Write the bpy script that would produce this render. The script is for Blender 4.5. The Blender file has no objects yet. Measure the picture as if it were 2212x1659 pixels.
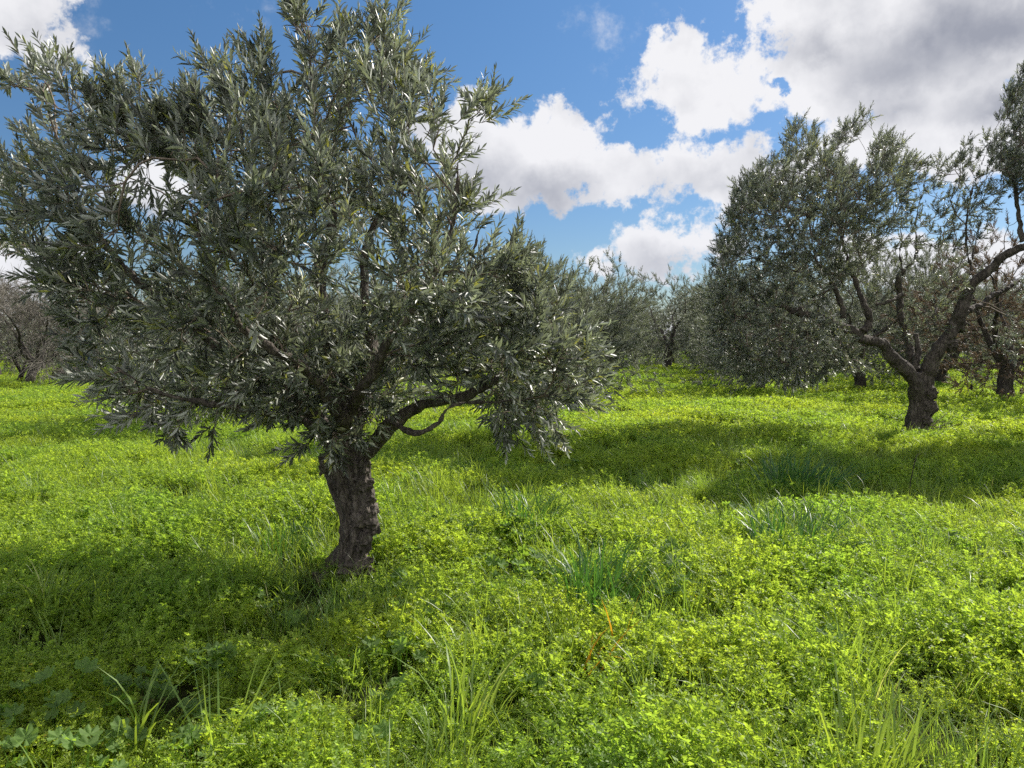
import bpy, math, random
import numpy as np
from mathutils import Vector, noise as mnoise

R = math.radians
scene = bpy.context.scene
col = scene.collection

# ------------------------------------------------------------------ camera
CAM_H, F_PX, HORIZON = 1.6, 773.0, 337.0
PITCH = math.atan((384.0 - HORIZON) / F_PX)
cam_data = bpy.data.cameras.new('camera')
cam_data.sensor_width = 36.0
cam_data.lens = 36.0 * F_PX / 1024.0
cam_data.clip_start = 0.05
cam_data.clip_end = 2000.0
cam = bpy.data.objects.new('camera', cam_data)
cam.location = (0, 0, CAM_H)
cam.rotation_euler = (math.pi / 2 - PITCH, 0, 0)
col.objects.link(cam)
scene.camera = cam

# ------------------------------------------------------------------ light
SUN_EL, SUN_AZ = 36.0, 51.0            # azimuth clockwise from +Y
SKY_STRENGTH, SUN_STRENGTH, EXPOSURE = 0.10, 4.2, 0.95
sd = bpy.data.lights.new('sun', 'SUN')
sd.energy = SUN_STRENGTH
sd.angle = R(0.53)
sd.color = (1.0, 0.945, 0.86)
so = bpy.data.objects.new('sun', sd)
sun_dir = Vector((math.sin(R(SUN_AZ)) * math.cos(R(SUN_EL)), math.cos(R(SUN_AZ)) * math.cos(R(SUN_EL)), math.sin(R(SUN_EL))))
so.rotation_euler = sun_dir.to_track_quat('Z', 'Y').to_euler()
so.location = (20, 12, 25)
col.objects.link(so)

scene.view_settings.view_transform = 'Standard'
scene.view_settings.look = 'None'
scene.view_settings.gamma = 1.0
scene.view_settings.exposure = EXPOSURE
scene.view_settings.use_curve_mapping = False
cy = scene.cycles
cy.use_denoising = False
cy.max_bounces = 7
cy.diffuse_bounces = 4
cy.glossy_bounces = 2
cy.transmission_bounces = 4
cy.transparent_max_bounces = 4
cy.caustics_reflective = False
cy.caustics_refractive = False
cy.sample_clamp_indirect = 6.0
cy.use_adaptive_sampling = True
cy.adaptive_threshold = 0.02


def at(bx, by, Y):
    """World point at forward distance Y on the sight line of photo position (bx, by), photo 2212 wide."""
    x = (bx * 1024 / 2212 - 512) / F_PX
    y = -(by * 1024 / 2212 - 384) / F_PX
    d = np.array([x, math.cos(PITCH) + y * math.sin(PITCH), -math.sin(PITCH) + y * math.cos(PITCH)])
    return np.array([0, 0, CAM_H]) + d * (Y / d[1])


# ------------------------------------------------------------------ node helper
class NT:
    def __init__(s, tree):
        s.t = tree
        s.n = tree.nodes
        s.l = tree.links

    def new(s, kind, **kw):
        nd = s.n.new(kind)
        for k, v in kw.items():
            setattr(nd, k, v)
        return nd

    def put(s, sock, v):
        if isinstance(v, bpy.types.NodeSocket):
            s.l.new(v, sock)
        else:
            sock.default_value = v

    def m(s, op, a, b=0.0, c=None, clamp=False):
        nd = s.n.new('ShaderNodeMath')
        nd.operation = op
        nd.use_clamp = clamp
        s.put(nd.inputs[0], a)
        s.put(nd.inputs[1], b)
        if c is not None:
            s.put(nd.inputs[2], c)
        return nd.outputs[0]

    def v(s, op, a, b=None):
        nd = s.n.new('ShaderNodeVectorMath')
        nd.operation = op
        s.put(nd.inputs[0], a)
        if b is not None:
            if op == 'SCALE':
                s.put(nd.inputs[3], b)
            else:
                s.put(nd.inputs[1], b)
        return nd.outputs['Value'] if op in ('LENGTH', 'DOT_PRODUCT') else nd.outputs[0]

    def mix(s, f, a, b, blend='MIX'):
        nd = s.n.new('ShaderNodeMix')
        nd.data_type = 'RGBA'
        nd.blend_type = blend
        s.put(nd.inputs[0], f)
        s.put(nd.inputs[6], a if isinstance(a, bpy.types.NodeSocket) else (*a, 1))
        s.put(nd.inputs[7], b if isinstance(b, bpy.types.NodeSocket) else (*b, 1))
        return nd.outputs[2]

    def rng(s, v, a, b, c=0.0, d=1.0, smooth=False):
        nd = s.n.new('ShaderNodeMapRange')
        nd.interpolation_type = 'SMOOTHSTEP' if smooth else 'LINEAR'
        s.put(nd.inputs[0], v)
        for i, q in enumerate((a, b, c, d)):
            s.put(nd.inputs[1 + i], q)
        return nd.outputs[0]

    def noise(s, vec, scale, detail=4.0, rough=0.55, lac=2.0, dist=0.0, color=False):
        nd = s.n.new('ShaderNodeTexNoise')
        if vec is not None:
            s.l.new(vec, nd.inputs['Vector'])
        nd.inputs['Scale'].default_value = scale
        nd.inputs['Detail'].default_value = detail
        nd.inputs['Roughness'].default_value = rough
        nd.inputs['Lacunarity'].default_value = lac
        nd.inputs['Distortion'].default_value = dist
        return nd.outputs['Color' if color else 'Fac']


# ------------------------------------------------------------------ sky
def build_world():
    w = bpy.data.worlds.new('World')
    scene.world = w
    w.use_nodes = True
    T = NT(w.node_tree)
    T.n.clear()
    sky = T.new('ShaderNodeTexSky', sky_type='NISHITA')
    sky.sun_disc = False
    sky.sun_elevation = R(SUN_EL)
    sky.sun_rotation = R(SUN_AZ)
    sky.altitude = 50
    sky.air_density = 1.0
    sky.dust_density = 0.25
    sky.ozone_density = 2.0
    hs = T.new('ShaderNodeHueSaturation')
    hs.inputs['Saturation'].default_value = 1.22
    hs.inputs['Value'].default_value = 0.66
    T.l.new(sky.outputs[0], hs.inputs['Color'])
    tc = T.new('ShaderNodeTexCoord').outputs['Generated']
    sep = T.new('ShaderNodeSeparateXYZ')
    T.l.new(tc, sep.inputs[0])
    az = T.m('ARCTAN2', sep.outputs[0], sep.outputs[1])
    el = T.m('ARCSINE', sep.outputs[2])

    def ang(bx, by):
        d = at(bx, by, 1.0) - np.array([0, 0, CAM_H])
        d /= np.linalg.norm(d)
        return math.atan2(d[0], d[1]), math.asin(d[2])
    # warp so that outlines billow
    n1 = T.noise(tc, 20.0, 6.0, 0.60, color=True)
    sc = T.new('ShaderNodeSeparateColor')
    T.l.new(n1, sc.inputs[0])
    azw = T.m('ADD', az, T.m('MULTIPLY', T.m('SUBTRACT', sc.outputs[0], 0.5), 0.075))
    elw = T.m('ADD', el, T.m('MULTIPLY', T.m('SUBTRACT', sc.outputs[1], 0.5), 0.075))

    def blob(bx, by, rx, ry, rlow=None, soft=False, warp=True):
        a0, e0 = ang(bx, by)
        a1, _ = ang(bx + rx, by)
        _, e1 = ang(bx, by - ry)
        ra, re = abs(a1 - a0), abs(e1 - e0)
        U, V = (azw, elw) if warp else (az, el)
        du = T.m('DIVIDE', T.m('SUBTRACT', U, a0), ra)
        dv = T.m('SUBTRACT', V, e0)
        if rlow:
            low = re * rlow / ry
            inv = T.m('ADD', T.m('MULTIPLY', T.m('LESS_THAN', dv, 0.0), 1 / low - 1 / re), 1 / re)
            dv = T.m('MULTIPLY', dv, inv)
        else:
            dv = T.m('DIVIDE', dv, re)
        q = T.m('SQRT', T.m('ADD', T.m('MULTIPLY', du, du), T.m('MULTIPLY', dv, dv)))
        return T.m('MULTIPLY', T.m('SUBTRACT', 1.0, q), min(ra, re))

    def union(bs):
        r = bs[0]
        for b in bs[1:]:
            nd = T.n.new('ShaderNodeMath')
            nd.operation = 'SMOOTH_MAX'
            T.put(nd.inputs[0], r)
            T.put(nd.inputs[1], b)
            nd.inputs[2].default_value = 0.010
            r = nd.outputs[0]
        return r
    shape = union([blob(*b) for b in CLOUDS])
    det = T.noise(tc, 17.0, 11.0, 0.66)
    f = T.m('ADD', T.m('ADD', shape, 0.004), T.m('MULTIPLY', T.m('SUBTRACT', det, 0.5), 0.115))
    hole = blob(1690, 190, 45, 26)
    f = T.m('SUBTRACT', f, T.m('MULTIPLY', T.m('MAXIMUM', hole, 0.0), 4.0))
    dens = T.rng(f, -0.004, 0.012, 0, 1, True)
    # thin veils
    veil = union([blob(*b) for b in VEILS])
    veil_n = T.noise(tc, 26.0, 8.0, 0.66)
    vf = T.m('ADD', veil, T.m('MULTIPLY', T.m('SUBTRACT', veil_n, 0.55), 0.16))
    vd = T.rng(vf, -0.01, 0.075, 0, 0.72, True)
    # a band of cloud above the horizon all round, and unseen cloud added behind the camera as fill light
    band = T.m('ADD', T.m('SUBTRACT', 0.030, el), T.m('MULTIPLY', T.m('SUBTRACT', T.noise(tc, 6.0, 7.0, 0.6), 0.5), 0.28))
    bd = T.rng(band, -0.012, 0.03, 0, 0.95, True)
    rear_fill = T.rng(T.noise(tc, 2.2, 7.0, 0.6), 0.40, 0.50, 0, 0.95, True)
    rear_fill = T.m('MULTIPLY', rear_fill, T.rng(sep.outputs[1], 0.15, -0.15, 0, 1, True))
    dens = T.m('MAXIMUM', T.m('MAXIMUM', dens, bd), T.m('MAXIMUM', vd, rear_fill))
    # grey cores
    core = union([blob(*b) for b in CORES])
    relief = T.noise(tc, 13.0, 7.0, 0.55)
    off = T.v('ADD', tc, (0.035, 0.0, 0.045))
    relief2 = T.noise(off, 13.0, 4.0, 0.5)
    lit = T.m('SUBTRACT', relief2, relief)
    g = T.m('ADD', T.m('MULTIPLY', T.m('MAXIMUM', core, -0.02), 14.0), T.m('MULTIPLY', T.m('SUBTRACT', relief, 0.5), 0.9))
    gt = T.rng(g, -0.25, 0.80, 0, 1, True)
    inner = T.rng(f, 0.0, 0.16, 0, 0.30, True)
    gt = T.m('ADD', T.m('MAXIMUM', gt, inner), T.m('MULTIPLY', lit, 1.1), clamp=True)
    ccol = T.mix(gt, (0.90, 0.90, 0.93), (0.350, 0.370, 0.440))
    ccol = T.mix(T.rng(el, 0.30, 0.05, 0, 0.25), ccol, (0.80, 0.82, 0.90))
    ccol = T.mix(T.rng(sep.outputs[1], 0.1, -0.3, 0, 1, True), ccol, (1.22, 1.20, 1.18))      # unseen clouds behind the camera, brightened to add front fill
    ccol = T.v('SCALE', ccol, 0.5 ** EXPOSURE / SKY_STRENGTH)
    skyc = T.mix(T.rng(el, 0.0, 0.55, 1, 0), hs.outputs[0], T.mix(1.0, hs.outputs[0], (0.46, 0.53, 0.66), 'MULTIPLY'))
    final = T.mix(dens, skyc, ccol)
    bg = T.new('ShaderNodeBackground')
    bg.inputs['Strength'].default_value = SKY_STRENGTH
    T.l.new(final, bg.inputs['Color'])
    out = T.new('ShaderNodeOutputWorld')
    T.l.new(bg.outputs[0], out.inputs[0])
    w.cycles.sampling_method = 'MANUAL'
    w.cycles.sample_map_resolution = 512


CLOUDS = [  # photo x, y, half width, height above, height below
    (1990, 90, 440, 230, 170), (1540, 185, 160, 100, 95), (1480, 120, 80, 85, 80), (1900, -30, 320, 150, 150), (2080, 300, 260, 130, 90),
    (1870, 310, 190, 80, 60), (1720, 190, 150, 80, 70),
    (1190, 350, 150, 115, 110), (1090, 380, 120, 120, 100), (1570, 378, 140, 70, 50), (1390, 385, 170, 65, 55), (990, 290, 90, 80, 90), (1690, 375, 110, 60, 50),
    (1440, 535, 118, 72, 55), (1290, 575, 36, 46, 40), (1530, 545, 90, 45, 40),
    (20, 20, 165, 100, 85), (150, 80, 60, 50, 50), (320, 400, 110, 70, 70), (60, 580, 170, 60, 60), (2010, 580, 200, 70, 60),
]
VEILS = [(1290, 70, 55, 75), (550, 20, 50, 28), (190, 60, 60, 55), (1330, 130, 45, 45), (2120, 330, 130, 70), (1390, 60, 30, 40)]
CORES = [(1990, 130, 330, 110, 120), (2130, 60, 260, 140, 120), (1790, 120, 150, 80, 60), (2160, 230, 200, 90, 70), (1960, 230, 130, 60, 60),
         (1170, 420, 170, 65, 80), (1040, 400, 120, 75, 80), (1570, 400, 130, 40, 40), (1440, 575, 110, 40, 40), (50, 60, 130, 40, 40), (330, 450, 130, 50, 50)]
build_world()


# ------------------------------------------------------------------ mesh helpers
def make_mesh(name, V, tris=None, quads=None, mats=(), tint=None, smooth=False):
    me = bpy.data.meshes.new(name)
    V = np.asarray(V, np.float32)
    parts, starts, off = [], [], 0
    for F, k in ((tris, 3), (quads, 4)):
        if F is not None and len(F):
            F = np.asarray(F, np.int32)
            parts.append(F.ravel())
            starts.append(off + np.arange(len(F), dtype=np.int32) * k)
            off += F.size
    L = np.concatenate(parts)
    S = np.concatenate(starts)
    me.vertices.add(len(V))
    me.vertices.foreach_set('co', V.ravel())
    me.loops.add(len(L))
    me.loops.foreach_set('vertex_index', L)
    me.polygons.add(len(S))
    me.polygons.foreach_set('loop_start', S)
    if smooth:
        me.polygons.foreach_set('use_smooth', np.ones(len(S), bool))
    if tint is not None:
        a = me.attributes.new('tint', 'FLOAT', 'POINT')
        a.data.foreach_set('value', np.asarray(tint, np.float32))
    me.update(calc_edges=True)
    me.validate()
    for m in mats:
        me.materials.append(m)
    return me


def link(name, me, parent=None, loc=None):
    o = bpy.data.objects.new(name, me)
    col.objects.link(o)
    if parent:
        o.parent = parent
    if loc is not None:
        o.location = loc
    return o


def tag(o, label=None, cat=None, group=None, kind=None):
    for k, v in (('label', label), ('category', cat), ('group', group), ('kind', kind)):
        if v:
            o[k] = v
    return o


def thing(name, loc, label, cat, group=None):
    o = bpy.data.objects.new(name, None)
    o.empty_display_size = 0.2
    o.location = loc
    col.objects.link(o)
    return tag(o, label, cat, group)


def unit(v):
    v = np.asarray(v, float)
    return v / np.maximum(np.linalg.norm(v, axis=-1, keepdims=True), 1e-9)


class Buf:
    """Collects vertices and faces of one mesh."""

    def __init__(s):
        s.V, s.T, s.Q, s.A, s.n = [], [], [], [], 0

    def add(s, V, tris=None, quads=None, tint=0.5):
        V = np.asarray(V, np.float32).reshape(-1, 3)
        if tris is not None and len(tris):
            s.T.append(np.asarray(tris, np.int32) + s.n)
        if quads is not None and len(quads):
            s.Q.append(np.asarray(quads, np.int32) + s.n)
        s.A.append(np.broadcast_to(np.asarray(tint, np.float32), (len(V),)))
        s.V.append(V)
        s.n += len(V)

    def mesh(s, name, mats, smooth=False):
        return make_mesh(name, np.concatenate(s.V), np.concatenate(s.T) if s.T else None, np.concatenate(s.Q) if s.Q else None,
                         mats, np.concatenate(s.A), smooth)


def tube(buf, P, r, n=6, cap=False, tint=0.5, prof=None):
    """A tapered tube along P (k,3) with radii r (k,)."""
    P = np.asarray(P, float)
    k = len(P)
    r = np.broadcast_to(np.asarray(r, float), (k,))
    t = np.gradient(P, axis=0)
    t = unit(t)
    ref = np.array([1.0, 0, 0]) if abs(t[0][0]) < 0.8 else np.array([0, 1.0, 0])
    u = unit(ref - t[0] * ref.dot(t[0]))
    U = np.zeros((k, 3))
    for i in range(k):
        u = u - t[i] * u.dot(t[i])
        u = u / max(np.linalg.norm(u), 1e-9)
        U[i] = u
    W = np.cross(t, U)
    a = np.arange(n) * 2 * math.pi / n
    rr = r[:, None] * np.ones((1, n))
    if prof is not None:
        rr = rr * prof
    V = P[:, None, :] + rr[:, :, None] * (np.cos(a)[None, :, None] * U[:, None, :] + np.sin(a)[None, :, None] * W[:, None, :])
    V = V.reshape(-1, 3)
    i = np.arange(k - 1)[:, None] * n
    j = np.arange(n)[None, :]
    jn = (j + 1) % n
    q = np.stack([i + j, i + jn, i + n + jn, i + n + j], -1).reshape(-1, 4)
    tr = None
    if cap:
        V = np.concatenate([V, P[:1], P[-1:]])
        b0, b1 = k * n, k * n + 1
        jj = np.arange(n)
        tr = np.concatenate([np.stack([np.full(n, b0), (jj + 1) % n, jj], -1),
                             np.stack([np.full(n, b1), (k - 1) * n + jj, (k - 1) * n + (jj + 1) % n], -1)])
    buf.add(V, tr, q, tint)


def smooth_line(P, step):
    """Catmull-Rom through P, sampled about every step."""
    P = np.asarray(P, float)
    Q = np.concatenate([[2 * P[0] - P[1]], P, [2 * P[-1] - P[-2]]])
    out = []
    for i in range(1, len(Q) - 2):
        a, b, c, d = Q[i - 1], Q[i], Q[i + 1], Q[i + 2]
        n = max(2, int(np.linalg.norm(c - b) / step))
        for t in np.linspace(0, 1, n, endpoint=False):
            out.append(0.5 * (2 * b + (c - a) * t + (2 * a - 5 * b + 4 * c - d) * t * t + (3 * b - a - 3 * c + d) * t ** 3))
    out.append(P[-1])
    return np.array(out)


def leaves(buf, P, D, N, L, W, tint, fine=True, bend=0.12, fold=0.25):
    """Lance-shaped leaves: base P, axis D, upper-side normal N, length L, width W (arrays)."""
    D = unit(D)
    N = unit(N - D * np.sum(N * D, -1, keepdims=True))
    S = np.cross(D, N)
    L = L[:, None]
    W = W[:, None]
    n = len(P)

    def p(t, s, lift=0.0):
        b = bend if np.isscalar(bend) else bend[:, None]
        return P + D * L * t + S * W * s * 0.5 + N * (W * lift - b * L * t * t)
    if fine:
        V = np.stack([p(0, 0), p(.33, -.92, fold), p(.33, 0), p(.33, .92, fold), p(.68, -.86, fold), p(.68, 0), p(.68, .86, fold), p(1, 0)], 1)
        k = 8
        tr = np.array([[0, 2, 1], [0, 3, 2], [7, 4, 5], [7, 5, 6]])
        q = np.array([[1, 2, 5, 4], [2, 3, 6, 5]])
    else:
        V = np.stack([p(0, 0), p(.45, 1, fold), p(1, 0), p(.45, -1, fold)], 1)
        k = 4
        tr = np.array([[0, 1, 2], [0, 2, 3]])
        q = None
    o = (np.arange(n) * k)[:, None, None]
    buf.add(V, (tr[None] + o).reshape(-1, 3), None if q is None else (q[None] + o).reshape(-1, 4), np.repeat(tint, k))


# ------------------------------------------------------------------ materials
def leaf_material(name, top, under, trans, rough=0.42, mixf=0.25, vary=0.35, patch=None, patch_scale=0.6, spec=0.5, extra=None):
    m = bpy.data.materials.new(name)
    m.use_nodes = True
    T = NT(m.node_tree)
    T.n.clear()
    geo = T.new('ShaderNodeNewGeometry')
    tint = T.new('ShaderNodeAttribute', attribute_name='tint').outputs['Fac']
    info = T.new('ShaderNodeObjectInfo')
    c = T.mix(geo.outputs['Backfacing'], top, under)
    tr = trans
    if extra is not None:      # a second leaf colour on the leaves of high tint
        f = T.rng(tint, extra[0], 1.0, 0, 1)
        c = T.mix(f, c, extra[1])
        tr = T.mix(f, trans, extra[2])
    if patch is not None:
        nz = T.noise(geo.outputs['Position'], patch_scale, 3.0, 0.6)
        f = T.m('ADD', T.rng(nz, 0.36, 0.64, 0, 0.8), T.m('MULTIPLY', info.outputs['Random'], 0.2))
        c = T.mix(f, c, patch[0])
        tr = T.mix(f, tr, patch[1])
    k = T.m('ADD', 1 - vary, T.m('MULTIPLY', tint, 2 * vary))
    c = T.v('SCALE', c, k)
    tr = T.v('SCALE', tr, k) if isinstance(tr, bpy.types.NodeSocket) else T.v('SCALE', T.mix(0.0, tr, tr), k)
    pb = T.new('ShaderNodeBsdfPrincipled')
    T.l.new(c, pb.inputs['Base Color'])
    pb.inputs['Roughness'].default_value = rough
    pb.inputs['Specular IOR Level'].default_value = spec
    tb = T.new('ShaderNodeBsdfTranslucent')
    T.l.new(tr, tb.inputs['Color'])
    mx = T.new('ShaderNodeMixShader')
    mx.inputs[0].default_value = mixf
    T.l.new(pb.outputs[0], mx.inputs[1])
    T.l.new(tb.outputs[0], mx.inputs[2])
    out = T.new('ShaderNodeOutputMaterial')
    T.l.new(mx.outputs[0], out.inputs[0])
    return m


def bark_material(name, dark, light, scale=1.0, bump=0.6):
    m = bpy.data.materials.new(name)
    m.use_nodes = True
    T = NT(m.node_tree)
    T.n.clear()
    tc = T.new('ShaderNodeTexCoord').outputs['Object']
    mp = T.new('ShaderNodeMapping')
    T.l.new(tc, mp.inputs[0])
    mp.inputs['Scale'].default_value = (1, 1, 0.28)
    ridg = T.noise(mp.outputs[0], 26 * scale, 8.0, 0.65, dist=1.2)
    big = T.noise(tc, 5 * scale, 5.0, 0.6)
    vor = T.new('ShaderNodeTexVoronoi', feature='DISTANCE_TO_EDGE')
    T.l.new(T.v('ADD', mp.outputs[0], T.v('SCALE', T.noise(tc, 9 * scale, 4.0, 0.6, color=True), 0.12)), vor.inputs['Vector'])
    vor.inputs['Scale'].default_value = 24 * scale
    crack = T.rng(vor.outputs['Distance'], 0.0, 0.16, 0, 1)
    f = T.m('MULTIPLY', T.rng(ridg, 0.34, 0.68), T.m('ADD', 0.35, T.m('MULTIPLY', crack, 0.65)))
    c = T.mix(f, dark, light)
    c = T.mix(T.rng(big, 0.5, 0.72, 0, 0.55), c, tuple(x * 1.25 for x in light))
    lich = T.rng(T.noise(tc, 34 * scale, 3.0, 0.6), 0.63, 0.72, 0, 0.45)
    c = T.mix(lich, c, (0.22, 0.225, 0.19))
    h = T.m('ADD', T.m('MULTIPLY', ridg, 0.7), T.m('MULTIPLY', crack, 0.35))
    bp = T.new('ShaderNodeBump')
    bp.inputs['Strength'].default_value = bump
    bp.inputs['Distance'].default_value = 0.02 / scale
    T.l.new(h, bp.inputs['Height'])
    pb = T.new('ShaderNodeBsdfPrincipled')
    T.l.new(c, pb.inputs['Base Color'])
    pb.inputs['Roughness'].default_value = 0.9
    pb.inputs['Specular IOR Level'].default_value = 0.2
    T.l.new(bp.outputs[0], pb.inputs['Normal'])
    out = T.new('ShaderNodeOutputMaterial')
    T.l.new(pb.outputs[0], out.inputs[0])
    return m


M_BARK = bark_material('old_olive_bark', (0.030, 0.025, 0.021), (0.175, 0.150, 0.128))
M_BARK_FAR = bark_material('far_olive_bark', (0.03, 0.025, 0.022), (0.13, 0.115, 0.10), 0.6)
M_TWIG = bark_material('twig_bark', (0.10, 0.075, 0.058), (0.30, 0.245, 0.195), 3.0, 0.3)
M_GREYTWIG = bark_material('grey_twig_bark', (0.10, 0.09, 0.075), (0.32, 0.29, 0.25), 3.0, 0.3)
M_OLIVE = leaf_material('olive_leaf', (0.108, 0.124, 0.096), (0.400, 0.415, 0.365), (0.26, 0.30, 0.15), 0.42, 0.25, 0.78, spec=0.6,
                        extra=(0.93, (0.16, 0.17, 0.045), (0.30, 0.30, 0.05)))
M_OLIVE_FAR = leaf_material('far_olive_leaf', (0.094, 0.108, 0.078), (0.280, 0.292, 0.245), (0.23, 0.26, 0.13), 0.48, 0.26, 0.48, spec=0.5)
M_DRY = leaf_material('dry_leaf', (0.115, 0.085, 0.060), (0.19, 0.15, 0.115), (0.20, 0.13, 0.07), 0.6, 0.22, 0.45, spec=0.25)
M_VETCH = leaf_material('vetch_leaf', (0.232, 0.298, 0.040), (0.232, 0.292, 0.056), (0.66, 0.80, 0.052), 0.5, 0.48, 0.42,
                        patch=((0.130, 0.220, 0.040), (0.40, 0.63, 0.055)), patch_scale=0.55, spec=0.3,
                        extra=(0.94, (0.30, 0.22, 0.02), (0.65, 0.50, 0.02)))
M_GRASS = leaf_material('grass_blade', (0.100, 0.190, 0.035), (0.120, 0.195, 0.050), (0.36, 0.56, 0.05), 0.42, 0.42, 0.38,
                        patch=((0.175, 0.240, 0.040), (0.54, 0.66, 0.05)), patch_scale=0.5, spec=0.5,
                        extra=(0.95, (0.42, 0.38, 0.20), (0.5, 0.42, 0.15)))
M_SHADEGRASS = leaf_material('dark_shade_grass_blade', (0.045, 0.115, 0.024), (0.065, 0.130, 0.036), (0.12, 0.30, 0.03), 0.42, 0.30, 0.45, spec=0.5)  # dark green, lowered further so the colour carries shade among dense blades
M_MALLOW = leaf_material('mallow_leaf', (0.085, 0.170, 0.030), (0.120, 0.190, 0.055), (0.36, 0.56, 0.05), 0.62, 0.45, 0.40, spec=0.2)
M_YELLOW = leaf_material('yellowed_blade', (0.55, 0.28, 0.02), (0.55, 0.30, 0.03), (0.75, 0.38, 0.02), 0.5, 0.4, 0.2, spec=0.3)


# ------------------------------------------------------------------ trees
def in_poly(px, pz, poly):
    inside = np.zeros(len(px), bool)
    dist = np.full(len(px), 1e9)
    n = len(poly)
    for i in range(n):
        x0, z0 = poly[i]
        x1, z1 = poly[(i + 1) % n]
        c = ((z0 > pz) != (z1 > pz)) & (px < (x1 - x0) * (pz - z0) / (z1 - z0 + 1e-12) + x0)
        inside ^= c
        dx, dz = x1 - x0, z1 - z0
        t = np.clip(((px - x0) * dx + (pz - z0) * dz) / (dx * dx + dz * dz), 0, 1)
        dist = np.minimum(dist, np.hypot(px - x0 - t * dx, pz - z0 - t * dz))
    return inside, dist


def fill_outline(rng, poly, n, y0, depth, edge=0.55, power=0.8, inset=0.0):
    """n points in a crown: its outline (x, z) at y0, half depth growing with distance from the outline."""
    poly = np.asarray(poly)
    lo, hi = poly.min(0), poly.max(0)
    out = []
    while len(out) < n:
        q = rng.uniform(lo, hi, (4 * n, 2))
        ok, d = in_poly(q[:, 0], q[:, 1], poly)
        ok &= d > inset
        q, d = q[ok], d[ok]
        h = depth * np.clip(d / edge, 0, 1) ** 0.5
        s = rng.uniform(-1, 1, len(q))
        s = np.sign(s) * np.abs(s) ** power
        k = 1 + 0.85 * s * h / y0          # the near side of a crown reads larger, so it is kept inside its outline
        pts = np.stack([q[:, 0] * k, y0 + s * h, CAM_H + (q[:, 1] - CAM_H) * k], 1)
        out.extend(pts[:n - len(out)])
    return np.array(out)


class Skeleton:
    def __init__(s, cap=60000):
        s.P = np.zeros((cap, 3))
        s.D = np.zeros((cap, 3))
        s.par = np.full(cap, -1, int)
        s.limb = np.zeros(cap, bool)
        s.rad = np.zeros(cap)
        s.n = 0

    def push(s, p, d, par, limb=False, r=0.0):
        i = s.n
        s.P[i], s.D[i], s.par[i], s.limb[i], s.rad[i] = p, d, par, limb, r
        s.n += 1
        return i

    def add_limb(s, P, r):
        par = -1 if s.n == 0 else int(np.argmin(np.linalg.norm(s.P[:s.n] - P[0], axis=1)))
        t = unit(np.gradient(P, axis=0))
        for i in range(len(P)):
            par = s.push(P[i], t[i], par, True, r[i])

    def grow(s, A, rng, zmin_attach=0.7, step=0.10, wob=0.02, angle=0.7):
        limb = s.P[:s.n]
        d0 = np.array([np.min(np.linalg.norm(limb - a, axis=1)) for a in A])
        tips = []
        for a in A[np.argsort(d0)]:
            P = s.P[:s.n]
            v = a - P
            d = np.linalg.norm(v, axis=1)
            c = np.sum(v * s.D[:s.n], 1) / np.maximum(d, 1e-6)
            cost = d * (1 + angle * (1 - c)) + (P[:, 2] < zmin_attach) * 9
            j = int(np.argmin(cost))
            L = d[j]
            if L < 0.03:
                tips.append(j)
                continue
            k = max(1, int(L / step))
            p0, m = P[j].copy(), P[j] + s.D[j] * L * 0.35 + np.array([0, 0, 0.06 * L])
            par, prev = j, p0
            for t in (np.arange(k) + 1) / k:
                q = (1 - t) ** 2 * p0 + 2 * t * (1 - t) * m + t * t * a + rng.normal(0, wob, 3) * (1 if t < 1 else 0)
                par = s.push(q, unit(q - prev), par)
                prev = q
            tips.append(par)
        return np.array(tips)

    def finish(s, tips, r_tip=0.0022, expo=2.4):
        n = s.n
        cnt = np.zeros(n)
        for t in tips:
            cnt[t] += 1
        for i in range(n - 1, -1, -1):
            if s.par[i] >= 0:
                cnt[s.par[i]] += cnt[i]
        cnt = np.maximum(cnt, 1)
        s.r = r_tip * cnt ** (1 / expo)
        s.cnt = cnt

    def twigs(s, buf, sides=5, rmax=0.05, rng=None):
        kids = [[] for _ in range(s.n)]
        for i in range(s.n):
            if s.par[i] >= 0 and not s.limb[i]:
                kids[s.par[i]].append(i)
        done = np.zeros(s.n, bool)
        for i in range(s.n):
            for k in kids[i]:
                if done[k] or (not s.limb[i] and k == max(kids[i], key=lambda q: s.cnt[q]) and s.par[i] >= 0 and i in kids[s.par[i]]):
                    continue
                ch = [i, k]
                done[k] = True
                while kids[ch[-1]]:
                    b = max(kids[ch[-1]], key=lambda q: s.cnt[q])
                    ch.append(b)
                    done[b] = True
                r = np.minimum(s.r[ch], rmax)
                r[0] = r[1]
                if s.limb[i]:
                    r = np.minimum(r, max(s.rad[i] * 0.7, 0.003))
                tube(buf, s.P[ch], r, sides, tint=0.5)


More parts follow.
